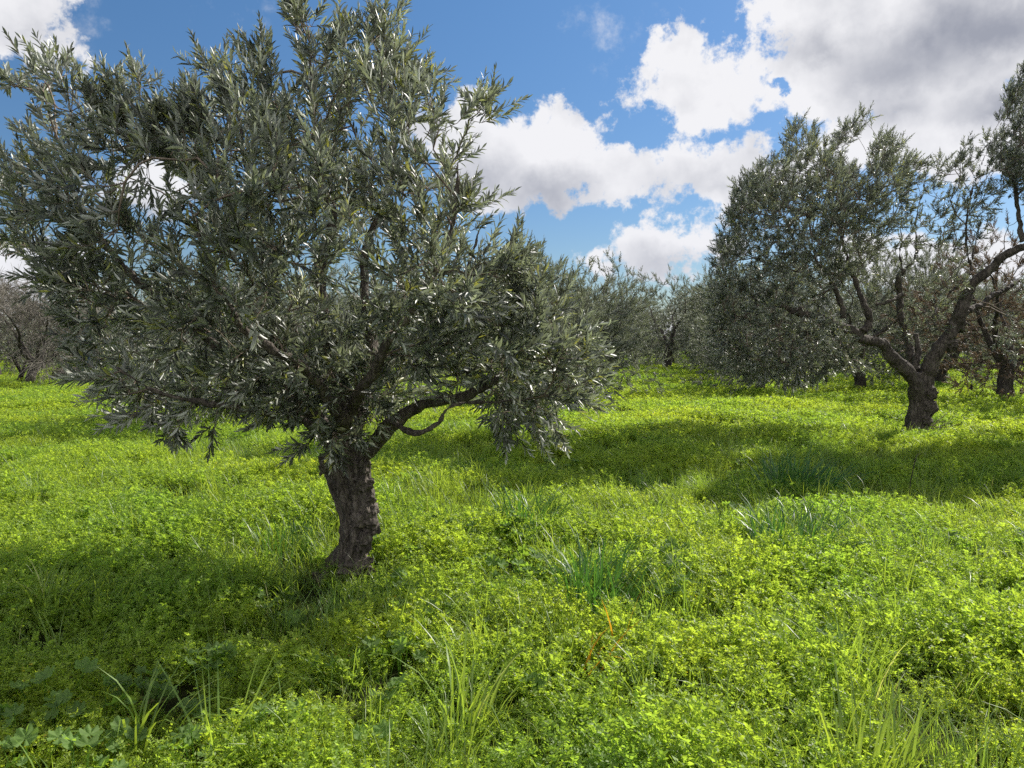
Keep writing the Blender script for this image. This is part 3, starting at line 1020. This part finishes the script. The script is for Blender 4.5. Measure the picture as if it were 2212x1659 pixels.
def build_grove():
    rng = np.random.default_rng(5)
    pr = [grove_tree('a', 101, 4.1, 5.4, 760, M_OLIVE_FAR), grove_tree('b', 102, 4.4, 5.6, 780, M_OLIVE_FAR, stems=3, lean=.06),
          grove_tree('c', 103, 3.9, 5.4, 760, M_OLIVE_FAR, trunk_h=.7, stems=5), grove_tree('d', 104, 4.6, 5.2, 760, M_OLIVE_FAR, stems=3, trunk_h=1.1)]
    near = grove_tree('e', 105, 3.3, 4.6, 900, M_OLIVE_FAR, trunk_h=1.0, stems=4, hang=1.35)
    dry = grove_tree('f', 106, 4.2, 5.4, 620, M_DRY, leafy=3, trunk_h=.8)
    bare = grove_tree('g', 107, 3.2, 4.6, 420, M_DRY, leafy=0, trunk_h=.7, stems=5)
    small = grove_tree('h', 108, 2.0, 2.2, 170, M_OLIVE, leafy=3, trunk_h=.4, stems=4, hang=.3)
    place(near, .05, 10.9, .4, .74, 'low silvery olive tree close behind the right-hand branches of the burled tree')
    place(pr[2], -4.9, 13.4, 1.9, .82, 'olive tree half hidden behind the left side of the burled tree, its thin trunk showing')
    place(pr[1], 1.75, 18.0, 2.6, .70, 'olive tree with a dark slanting trunk at the left edge of the grass aisle')
    place(pr[0], 2.4, 24.5, .3, .78, 'rounded olive tree closing the left side of the grass aisle')
    place(pr[3], 7.7, 25.0, 4.1, .84, 'olive tree whose thin straight trunk stands under the dense left crown of the forked tree')
    place(pr[0], 9.6, 21.5, 2.2, .92, 'olive tree with a stout short trunk seen just left of the bare fork')
    place(pr[2], 8.6, 29.5, 5.0, .95, 'olive tree with a slim trunk in the gap between the two trunks behind the fork')
    place(pr[2], 6.5, 20.4, 1.2, .80, 'olive tree close behind the left edge of the forked tree crown, shading the lane')
    place(pr[1], 9.9, 32.5, 2.2, .95, 'olive tree farther along the right side of the lane behind the thin trunked one')
    place(dry, 11.9, 18.6, 1.0, 1.0, 'olive tree with dry brownish foliage behind the right limb of the fork')
    place(pr[1], 13.4, 24.0, .8, .95, 'olive tree with a broad dark trunk right of the bare fork, behind the brownish one')
    place(near, 9.9, 9.2, 2.0, 1.12, 'olive tree just past the right edge that shades the grass beside the fork')
    place(pr[3], 15.2, 14.8, .2, .95, 'olive tree past the right edge behind the forked one')
    place(bare, -14.6, 23.5, 0, 1.0, 'leafless grey brown twiggy tree at the far left', 'bare trees', 'bare_tree')
    place(bare, -19.5, 29.0, 2.1, 1.05, 'leafless twiggy tree behind the other bare one at the far left', 'bare trees', 'bare_tree')
    place(bare, -11.4, 27.0, 4.0, .9, 'leafless twiggy tree partly covered by the lower left leaves of the burled tree', 'bare trees', 'bare_tree')
    place(small, -16.0, 24.8, .5, .95, 'small bushy pale olive tree at the left edge, beside the leafless trees')
    place(pr[3], -14.3, 26.5, 3.0, .72, 'olive tree with a dark ivy covered trunk between the leafless trees')
    for x, y, k, r, sc in ((6.6, 41.0, 1, 1.0, .92), (7.5, 37.0, 3, 1.7, .95), (10.6, 36.5, 0, 3.3, .95), (9.0, 43.5, 2, 5.1, .95), (11.4, 44.0, 3, 2.0, .95), (4.6, 44.5, 3, .6, .92)):
        place(pr[k], x, y, r, sc, 'olive tree closing the far end of the grass aisle', 'trees at the end of the aisle')
    far = 'olive tree of the far rows that close the view behind the grove'
    spots = []
    for row, c in enumerate((-40, -34.3, -28.6, -22.9, -17.2, -11.5, -5.8, -.3, 5.6, 11.3, 17, 22.7, 28.4, 34.1)):
        for k in range(10):
            y = 19 + k * 5.8 + rng.normal(0, .5) + (row % 2) * 2.5
            x = c + .19 * (y - 12) + rng.normal(0, .5)
            if abs(x) > .72 * y + 5 or y > 70:
                continue
            if x < -6 and y < 31:
                continue
            if any(math.hypot(x - o.location.x, y - o.location.y) < 3.9 for o in col.objects if o.get('category') == 'tree'):
                continue
            if .10 * y - .5 < x < .275 * y and y < 38:      # the grass aisle stays open
                continue
            spots.append((x, y))
    for x, y in spots:
        sc = rng.uniform(.82, 1.0)
        if x < -1 and y < 34:
            sc *= .85
        place(pr[rng.integers(0, 4)], x, y, rng.uniform(0, 6.28), sc, far, 'far olive trees')


# ------------------------------------------------------------------ ground and ground cover
def build_ground():
    u = np.linspace(-1, 1, 241)
    xs = np.sinh(u * 5.2) / math.sinh(5.2) * 420
    ys = np.sinh(u * 5.2) / math.sinh(5.2) * 420 + 8
    X, Yy = np.meshgrid(xs, ys)
    V = np.stack([X, Yy, ground_z(X, Yy) * np.exp(-np.maximum(np.hypot(X, Yy) - 60, 0) / 60)], -1).reshape(-1, 3)
    n = 241
    i = np.arange(n - 1)[:, None] * n + np.arange(n - 1)[None]
    q = np.stack([i, i + 1, i + n + 1, i + n], -1).reshape(-1, 4)
    m = bpy.data.materials.new('soil_and_sward')
    m.use_nodes = True
    T = NT(m.node_tree)
    pb = T.n['Principled BSDF']
    pos = T.new('ShaderNodeNewGeometry').outputs['Position']
    c = T.mix(T.rng(T.noise(pos, 3.0, 6.0, .65), .4, .62), (.022, .026, .010), (.040, .055, .012))
    c = T.mix(T.rng(T.noise(pos, .8, 4.0, .6), .55, .7, 0, .7), c, (.045, .030, .019))
    dist = T.v('LENGTH', pos)
    c = T.mix(T.rng(dist, 45, 75), c, (.085, .14, .018))
    T.l.new(c, pb.inputs['Base Color'])
    pb.inputs['Specular IOR Level'].default_value = .05
    pb.inputs['Roughness'].default_value = 1.0
    bp = T.new('ShaderNodeBump')
    bp.inputs['Strength'].default_value = .8
    bp.inputs['Distance'].default_value = .04
    T.l.new(T.noise(pos, 22, 6.0, .7), bp.inputs['Height'])
    T.l.new(bp.outputs[0], pb.inputs['Normal'])
    g = link('ground', make_mesh('ground', V, None, q, [m], smooth=True))
    tag(g, 'level grove floor of dark soil under the green cover', kind='structure')


def vetch_clump(seed, stems=72, rad=.19, h=(.03, .19), leaflet=(.009, .018), tiers=2, pairs=5):
    rng = np.random.default_rng(seed)
    b = Buf()
    P, D, N, L, W, Tn = [], [], [], [], [], []
    for s in range(stems):
        a, q = rng.uniform(0, 6.28), rad * math.sqrt(rng.random())
        base = np.array([math.cos(a) * q, math.sin(a) * q, -.03])
        lean = np.array([math.cos(a) * q * 1.6 + rng.normal(0, .06), math.sin(a) * q * 1.6 + rng.normal(0, .06), 1.0])
        H = rng.uniform(*h) * (1 - .3 * q / rad)
        tip = base + unit(lean) * (H + .03)
        tube(b, np.array([base, (base + tip) / 2 + rng.normal(0, .01, 3), tip]), np.array([.0016, .0013, .0009]), 3, tint=.35)
        tone = rng.normal(.5, .12)
        for t in range(tiers):
            o = base + (tip - base) * (1 - t * .26)
            for f in range(2 if t else rng.integers(1, 3)):
                an = rng.uniform(0, 6.28)
                ax = unit(np.array([math.cos(an), math.sin(an), rng.uniform(.3, 1.9)]))
                rl = rng.uniform(.030, .060)
                sid = unit(np.cross(ax, [0, 0, 1]))
                up = np.cross(sid, ax)
                for p in range(pairs):
                    for sg in (-1, 1):
                        P.append(o + ax * rl * (p + .6) / pairs - np.array([0, 0, .25 * rl * (p / pairs) ** 2]))
                        D.append(sid * sg + ax * .45 + up * rng.normal(.1, .25))
                        N.append(up + rng.normal(0, .55, 3))
                        l = rng.uniform(*leaflet)
                        L.append(l)
                        W.append(l * rng.uniform(.42, .6))
                        Tn.append(np.clip(tone + rng.normal(0, .21), 0, .93) if rng.random() > .006 else 1.0)
    leaves(b, np.array(P), np.array(D), np.array(N), np.array(L), np.array(W), np.array(Tn), False, .05, .12)
    return b.mesh('vetch_clump', [M_VETCH])


def blades(b, rng, n, rad, h, w, arch=.5, tint=(.5, .15), seg=5, lean=(0, 0)):
    for k in range(n):
        a, q = rng.uniform(0, 6.28), rad * math.sqrt(rng.random())
        p = np.array([math.cos(a) * q, math.sin(a) * q, -.02])
        H = rng.uniform(*h)
        ww = rng.uniform(*w)
        d = unit(np.array([math.cos(a) * q / max(rad, .01) * .35 + rng.normal(0, .2) + lean[0], math.sin(a) * q / max(rad, .01) * .35 + rng.normal(0, .2) + lean[1], 1.0]))
        hd = unit(np.array([d[0], d[1], 0]) + rng.normal(0, .05, 3) * [1, 1, 0])
        bend = arch * rng.uniform(.4, 1.7)
        t = np.linspace(0, 1, seg + 1)
        ang = np.arctan2(math.hypot(d[0], d[1]), d[2]) + bend * t ** 1.6 * 1.9
        dl = H / seg
        pts = [p]
        for i in range(seg):
            pts.append(pts[-1] + dl * (hd * math.sin(ang[i]) + np.array([0, 0, math.cos(ang[i])])))
        pts = np.array(pts)
        sd_ = unit(np.cross(hd, [0, 0, 1]) + rng.normal(0, .25, 3))
        wd = ww * np.array([.6, .95, 1, .85, .55, .05])[:seg + 1] if seg == 5 else ww * np.linspace(1, .1, seg + 1)
        V = np.stack([pts - sd_ * wd[:, None] / 2, pts + sd_ * wd[:, None] / 2], 1).reshape(-1, 3)
        i = np.arange(seg) * 2
        tn = np.clip(rng.normal(*tint), 0, .94) if rng.random() > .03 else 1.0
        b.add(V, None, np.stack([i, i + 1, i + 3, i + 2], -1), tn)


def grass_clump(seed, n=26, rad=.07, h=(.12, .30), w=(.003, .006), arch=.45, mat=None):
    rng = np.random.default_rng(seed)
    b = Buf()
    blades(b, rng, n, rad, h, w, arch, lean=(.15, 0))
    return b.mesh('grass_clump', [mat or M_GRASS])


def lobed_leaf(b, base, centre, normal, r, rng, lobes=5, tint=.5):
    """A round palmate mallow leaf with shallow lobes and pleats."""
    nrm = unit(normal)
    ax = unit(centre - base)
    ax = unit(ax - nrm * ax.dot(nrm))
    sd_ = np.cross(ax, nrm)
    k = 40
    a = np.linspace(-math.pi * .93, math.pi * .93, k)
    rim = r * (.70 + .28 * np.abs(np.cos(a * lobes / 2)) ** .8 + .035 * np.sin(a * 17) + rng.normal(0, .02, k))
    V = [centre]
    for f in (.5, 1.0):
        for x, q in zip(a, rim):
            lift = .15 * r * math.cos(x * lobes) * f + .20 * r * f * f + .04 * r * math.sin(x * 9 + 1)
            V.append(centre + f * q * (math.cos(x) * ax + math.sin(x) * sd_) + nrm * (lift + rng.normal(0, .012) * r))
    i = np.arange(k - 1)
    tr = np.stack([np.zeros(k - 1, int), 1 + i + 1, 1 + i], -1)
    q = np.stack([1 + i, 1 + i + 1, 1 + k + i + 1, 1 + k + i], -1)
    b.add(np.array(V), tr[:, ::-1], q[:, ::-1], tint)


def mallow_small(seed, n=7, rad=.10, r=(.022, .045), h=(.08, .20)):
    rng = np.random.default_rng(seed)
    b = Buf()
    for k in range(n):
        a, q = rng.uniform(0, 6.28), rad * math.sqrt(rng.random())
        base = np.array([math.cos(a) * q * .3, math.sin(a) * q * .3, -.02])
        c = np.array([math.cos(a) * q, math.sin(a) * q, rng.uniform(*h)])
        tube(b, np.array([base, (base + c) / 2 + [0, 0, .01], c]), np.array([.002, .0017, .0013]), 4, tint=.4)
        lobed_leaf(b, base, c, np.array([rng.normal(0, .35), rng.normal(-.1, .35), 1.0]), rng.uniform(*r), rng, rng.integers(5, 8), np.clip(rng.normal(.5, .15), 0, 1))
    return b.mesh('mallow_clump', [M_MALLOW])


def scatter(name, label, pts, rot, scl, idx, protos):
    """One stuff object: prototypes set on points by geometry nodes."""
    me = bpy.data.meshes.new(name)
    me.vertices.add(len(pts))
    me.vertices.foreach_set('co', np.asarray(pts, np.float32).ravel())
    for nm, ty, dt in (('rot', 'FLOAT_VECTOR', rot), ('scl', 'FLOAT_VECTOR', scl), ('idx', 'INT', idx)):
        a = me.attributes.new(nm, ty, 'POINT')
        a.data.foreach_set('vector' if ty == 'FLOAT_VECTOR' else 'value', np.asarray(dt, np.int32 if ty == 'INT' else np.float32).ravel())
    o = link(name, me)
    tag(o, label, kind='stuff')
    ng = bpy.data.node_groups.new(name + '_nodes', 'GeometryNodeTree')
    ng.interface.new_socket('Geometry', in_out='INPUT', socket_type='NodeSocketGeometry')
    ng.interface.new_socket('Geometry', in_out='OUTPUT', socket_type='NodeSocketGeometry')
    gi, go = ng.nodes.new('NodeGroupInput'), ng.nodes.new('NodeGroupOutput')
    g2i = ng.nodes.new('GeometryNodeGeometryToInstance')
    for p in reversed(protos):
        oi = ng.nodes.new('GeometryNodeObjectInfo')
        oi.inputs['Object'].default_value = p
        ng.links.new(oi.outputs['Geometry'], g2i.inputs[0])
    iop = ng.nodes.new('GeometryNodeInstanceOnPoints')
    iop.inputs['Pick Instance'].default_value = True

    def attr(nm, dt):
        a = ng.nodes.new('GeometryNodeInputNamedAttribute')
        a.data_type = dt
        a.inputs['Name'].default_value = nm
        return next(s for s in a.outputs if s.enabled and s.name == 'Attribute')
    ng.links.new(gi.outputs[0], iop.inputs['Points'])
    ng.links.new(g2i.outputs[0], iop.inputs['Instance'])
    ng.links.new(attr('idx', 'INT'), iop.inputs['Instance Index'])
    e2r = ng.nodes.new('FunctionNodeEulerToRotation')
    ng.links.new(attr('rot', 'FLOAT_VECTOR'), e2r.inputs[0])
    ng.links.new(e2r.outputs[0], iop.inputs['Rotation'])
    ng.links.new(attr('scl', 'FLOAT_VECTOR'), iop.inputs['Scale'])
    ng.links.new(iop.outputs[0], go.inputs[0])
    md = o.modifiers.new('scatter', 'NODES')
    md.node_group = ng
    return o


def field(rng, y0, y1, per_m2, margin=2.2, slope=.72):
    n = int(per_m2 * (y1 - y0) * 2 * (slope * y1 + margin))
    p = np.stack([rng.uniform(-1, 1, n) * (slope * y1 + margin), rng.uniform(y0, y1, n)], 1)
    return p[np.abs(p[:, 0]) < slope * p[:, 1] + margin]


def fnoise(p, scale, seed=0.0):
    return np.array([mnoise.fractal(Vector((x * scale + seed, y * scale - seed, seed)), .9, 2.0, 3) for x, y in p])


def proto(name, me):
    return bpy.data.objects.new(name, me)        # not linked to the scene: only the scatter shows it


def build_cover():
    rng = np.random.default_rng(77)
    A = [proto('vetch_clump', vetch_clump(200 + k)) for k in range(5)]
    Bf = [proto('vetch_patch', vetch_clump(220 + k, 130, .50, (.07, .20), (.018, .032), 2, 3)) for k in range(3)]
    near = field(rng, 1.0, 11.5, 34)
    nz = fnoise(near, .9, 3.0)
    nz2 = fnoise(near, .35, 8.0)
    keep = rng.random(len(near)) < np.clip(.98 + 1.4 * nz, .40, 1)
    near, nz, nz2 = near[keep], nz[keep], nz2[keep]
    foot = on_ground(735, 1262)
    clear = np.hypot((near[:, 0] - foot[0] + .02) / .50, (near[:, 1] - foot[1] + .50) / .80)
    sc = np.clip(.95 + .75 * nz + .3 * nz2 + rng.normal(0, .12, len(near)), .5, 1.5) * np.clip(clear ** 1.5, .22, 1)
    for bx, by, r in PITS:
        c = on_ground(bx, by)
        sc *= np.clip(.25 + .75 * (np.hypot(near[:, 0] - c[0], (near[:, 1] - c[1]) * .8) / r) ** 2, .25, 1)
    mid = field(rng, 11.5, 24, 9)
    nzm = fnoise(mid, .7, 3.0)
    mid = mid[rng.random(len(mid)) < np.clip(.95 + 1.2 * nzm, .4, 1)]
    far = field(rng, 24, 66, 4.5, 3)
    far = np.concatenate([mid, far])
    scf = np.clip(.85 + .5 * fnoise(far, .7, 3.0) + rng.normal(0, .1, len(far)), .5, 1.3)
    pts = np.concatenate([near, far])
    s = np.concatenate([sc, scf])
    z = ground_z(pts[:, 0], pts[:, 1])
    n = len(pts)
    rot = np.stack([rng.normal(0, .10, n), rng.normal(.04, .10, n), rng.uniform(0, 6.28, n)], 1)
    idx = np.concatenate([rng.integers(0, 5, len(near)), 5 + rng.integers(0, 3, len(far))])
    scatter('ground_cover', 'yellow green vetch carpeting the grove floor', np.column_stack([pts, z]), rot, np.stack([s, s, s * rng.uniform(.8, 1.25, n)], 1), idx, A + Bf)
    # grass among it
    G = [proto('grass_clump', grass_clump(300 + k, 26, .09, ((.10, .26), (.14, .34), (.18, .42), (.10, .24))[k], ((.002, .004), (.0025, .005), (.003, .0065), (.002, .0035))[k], .5)) for k in range(4)]
    G += [proto('grass_clump', grass_clump(310 + k, 40, .22, (.12, .30), (.006, .012), .5)) for k in range(3)]
    gn = field(rng, 1.1, 12, 52)
    w = fnoise(gn, .45, 21.0)
    patch = .55 * np.exp(-((gn[:, 0] - 2.2) ** 2 + (gn[:, 1] - 3.2) ** 2) / 1.6) + .9 * np.exp(-(gn[:, 0] - .9) ** 2 / 5 - (gn[:, 1] - 7.2) ** 2 / 4) + .5 * np.exp(-(gn[:, 0] - 3.6) ** 2 / 4 - (gn[:, 1] - 8.5) ** 2 / 3)
    gn = gn[rng.random(len(gn)) < np.clip(.42 + 1.4 * w + patch, .10, 1)]
    gf = field(rng, 12, 45, 3.0, 3)
    gf = gf[rng.random(len(gf)) < np.clip(.35 + 1.1 * fnoise(gf, .3, 21.0), .05, 1)]
    p = np.concatenate([gn, gf])
    n = len(p)
    s = rng.uniform(.65, 1.25, n)
    idx = np.concatenate([rng.integers(0, 4, len(gn)), 4 + rng.integers(0, 3, len(gf))])
    scatter('grass', 'long green grass blades growing through the vetch', np.column_stack([p, ground_z(p[:, 0], p[:, 1])]),
            np.stack([rng.normal(0, .12, n), rng.normal(0, .12, n), rng.uniform(0, 6.28, n)], 1), np.stack([s, s, s], 1), idx, G)
    # small mallow leaves
    Mm = [proto('mallow_clump', mallow_small(400 + k)) for k in range(4)]
    mp = field(rng, 1.3, 9, 10)
    w = fnoise(mp, .5, 40.0)
    patch = 1.3 * np.exp(-((mp[:, 0] + .1) ** 2) / 1.0 - (mp[:, 1] - 5.0) ** 2 / 1.1) + .7 * np.exp(-((mp[:, 0] + 1.1) ** 2) / 1.6 - (mp[:, 1] - 3.2) ** 2 / .7)
    mp = mp[rng.random(len(mp)) < np.clip(.06 + .7 * w + patch, .02, 1)]
    n = len(mp)
    s = rng.uniform(.7, 1.25, n)
    scatter('undergrowth', 'broad mallow leaves scattered through the vetch', np.column_stack([mp, ground_z(mp[:, 0], mp[:, 1])]),
            np.stack([rng.normal(0, .15, n), rng.normal(0, .15, n), rng.uniform(0, 6.28, n)], 1), np.stack([s, s, s], 1), rng.integers(0, 4, n), Mm)


PITS = [(1722, 1075, .40), (1300, 1320, .34), (1700, 1210, .36), (1150, 1150, .30), (1290, 1480, .20), (1100, 1260, .22), (850, 1470, .26), (680, 1500, .22), (1500, 1240, .25), (1860, 1090, .3), (1020, 1570, .16),
        (310, 1610, .2), (1800, 1350, .22), (2150, 1330, .25), (1560, 1420, .16), (560, 1390, .25), (250, 1420, .3), (1010, 1130, .3), (1420, 1110, .35)]


def on_ground(bx, by):
    """Point of the ground on the sight line of a photo position."""
    a = np.array([0, 0, CAM_H])
    d = at(bx, by, 1.0) - a
    t = a[2] / -d[2]
    return a + d * t


def build_plants():
    rng = np.random.default_rng(91)
    # tall tufts of grass one can tell apart
    tufts = [  # photo position of the foot, blades, radius, height, width, arch, material, label
        (1010, 1590, 30, .06, (.36, .62), (.007, .012), .75, M_GRASS, 'tuft of long arching pale grass blades at the lower middle of the vetch'),
        (310, 1640, 24, .07, (.34, .52), (.008, .014), .7, M_GRASS, 'tuft of broad drooping grass blades at the lower left, beside round mallow leaves'),
        (480, 1640, 18, .05, (.38, .54), (.007, .012), .3, M_GRASS, 'tuft of upright bright grass blades between the drooping tuft and the pale mallow leaf'),
        (1722, 1090, 330, .34, (.34, .66), (.007, .013), .5, M_SHADEGRASS, 'rounded dark green grass tussock in the open between the two large trees'),
        (1300, 1340, 170, .22, (.34, .62), (.006, .011), .6, M_SHADEGRASS, 'bushy dark green grass tussock right of the burled trunk'),
        (1720, 1225, 200, .30, (.30, .52), (.006, .012), .6, M_SHADEGRASS, 'dark grass tussock with glossy blades in front of the rounded one'),
        (1150, 1160, 150, .28, (.32, .56), (.006, .010), .6, M_SHADEGRASS, 'dark grass tussock behind and right of the burled trunk'),
        (1840, 1530, 30, .08, (.32, .54), (.005, .009), .5, M_GRASS, 'thin tuft of upright grass with curled tips at the lower right'),
        (1880, 1750, 60, .14, (.30, .52), (.006, .010), .35, M_GRASS, 'thick tuft of bright upright grass at the bottom right'),
        (110, 1360, 34, .08, (.32, .50), (.006, .010), .65, M_GRASS, 'tuft of curved grass in the shade at the left edge'),
        (620, 1210, 90, .2, (.28, .44), (.005, .009), .5, M_SHADEGRASS, 'shaded grass tussock close left of the burled trunk foot'),
    ]
    for bx, by, n, rad, h, w, arch, mat, lab in tufts:
        p = on_ground(bx, by)
        b = Buf()
        blades(b, rng, n, rad, h, w, arch, lean=(.2, 0))
        o = link('grass_tuft', b.mesh('grass_tuft', [mat]), loc=(p[0], p[1], float(ground_z(p[0], p[1]))))
        tag(o, lab, 'grass', 'tall grass tufts')
    yellow = [(1262, 1500, 5, 'pair of arching orange yellow withered blades in the middle of the vetch'), (1335, 1450, 2, 'single upright orange yellow withered blade beside the arching ones')]
    for bx, by, n, lab in yellow:
        p = on_ground(bx, by)
        b = Buf()
        blades(b, rng, n, .03, (.34, .46), (.008, .013), .7 if n > 2 else .15)
        o = link('withered_grass', b.mesh('withered_grass', [M_YELLOW]), loc=(p[0], p[1], float(ground_z(p[0], p[1])) + .02))
        tag(o, lab, 'grass', 'withered grass blades')
    # mallow plants with leaves one can count
    plants = [
        (640, 1600, [(0, 0, .25, .055, 5)], 'mallow plant with one pale maple shaped leaf at the lower middle left'),
        (830, 1650, [(0, 0, .25, .055, 7), (-.10, .05, .2, .04, 7)], 'mallow plant with a pale ribbed leaf like a star, right of the maple shaped one'),
        (100, 1560, [(0, 0, .27, .060, 7), (.14, .06, .29, .062, 7), (.10, -.1, .2, .05, 7), (-.12, .02, .2, .05, 7)], 'mallow plant with large round dark leaves in the shade at the lower left'),
        (1120, 1290, [(0, 0, .30, .055, 6), (-.10, .0, .29, .05, 6), (.12, .06, .24, .05, 6), (.02, -.14, .2, .05, 6)], 'mallow plant with bright lit leaves right of the burled trunk'),
        (60, 1700, [(0, 0, .24, .055, 7), (.1, .03, .22, .05, 7)], 'mallow plant with yellow green crinkled leaves at the bottom left corner'),
        (720, 1480, [(0, 0, .2, .045, 6), (.1, .04, .22, .045, 6), (-.1, .05, .18, .04, 6)], 'mallow plant with grey green leaves in front of the burled trunk'),
    ]
    for bx, by, lv, lab in plants:
        p = on_ground(bx, by)
        r = thing('mallow_plant', (p[0], p[1], float(ground_z(p[0], p[1]))), lab, 'plant', 'mallow plants')
        sb = Buf()
        for dx, dy, h, rr, lob in lv:
            c = np.array([dx, dy, h * .72])
            base = np.array([dx * .2, dy * .2, -.02])
            pts = smooth_line([base, (base + c) / 2 + [dx * .1, dy * .1, .02], c], .04)
            tube(sb, pts, np.linspace(.0028, .0018, len(pts)), 5)
            lb = Buf()
            lobed_leaf(lb, base, c, np.array([rng.normal(0, .4), -.35 + rng.normal(0, .35), 1.0]), rr * .85, rng, lob, .62)
            link('leaf', lb.mesh('leaf', [M_MALLOW], True), r)
        link('stem', sb.mesh('stem', [M_MALLOW]), r)
    # thin dark dead stalk in front of the forked tree
    p = on_ground(1962, 1075)
    q = at(1980, 985, p[1]) - np.array([p[0], p[1], 0])
    b = Buf()
    pts = smooth_line([(0, 0, -.03), q * [.4, 0, .45] + [0, .01, 0], q * [1, 0, 1], q * [1.6, 0, 1.05]], .04)
    tube(b, pts, np.linspace(.006, .003, len(pts)), 5)
    tag(link('dead_stalk', b.mesh('dead_stalk', [M_BARK_FAR]), loc=(p[0], p[1], 0)), 'thin dark dead stalk standing in the grass in front of the forked tree', 'stalk')
    # brush pile at the far left
    b = Buf()
    for k in range(420):
        a, q = rng.uniform(0, 6.28), math.sqrt(rng.random())
        p0 = np.array([math.cos(a) * q * 1.5, math.sin(a) * q * .9, max(.02, (1 - q * q) * .8 * rng.random())])
        d = unit(rng.normal(0, 1, 3) * [1.2, 1, .45])
        l = rng.uniform(.3, .9)
        tube(b, np.array([p0 - d * l / 2, p0 + rng.normal(0, .05, 3), p0 + d * l / 2]), np.array([.012, .010, .004]), 4)
    knobble(b, np.array([0, 0, .15]), .55, rng, (1.9, 1.1, .8), .5)
    tag(link('brush_pile', b.mesh('brush_pile', [M_BARK_FAR]), loc=(-13.6, 24.6, .0)), 'low dark heap of brown pruned branches at the far left', 'brush pile')
    # far fence of pale posts
    f = thing('wire_fence', (-25, 44, 0), 'wire fence on thin white posts far behind the leafless trees at the left', 'fence')
    pm = bpy.data.materials.new('white_post')
    pm.use_nodes = True
    T = NT(pm.node_tree)
    nz = T.noise(T.new('ShaderNodeTexCoord').outputs['Object'], 14, 4)
    T.l.new(T.mix(nz, (.72, .70, .66), (.5, .48, .44)), T.n['Principled BSDF'].inputs['Base Color'])
    T.n['Principled BSDF'].inputs['Roughness'].default_value = .8
    wb = Buf()
    for k in range(10):
        pbuf = Buf()
        tube(pbuf, np.array([[k * 2.4 - 14, 0, -.1], [k * 2.4 - 14, 0, 1.0], [k * 2.4 - 14, 0, 1.9]]), np.array([.055, .052, .05]), 8, True)
        link('post', pbuf.mesh('post', [pm]), f)
    for z in (.5, 1.0, 1.5, 1.8):
        tube(wb, np.array([[-14, -.06, z], [-3, -.06, z - .02], [7.6, -.06, z]]), .006, 4)
    link('wire', wb.mesh('wire', [pm]), f)


build_ground()
foreground_tree()
right_tree()
build_grove()
build_cover()
build_plants()
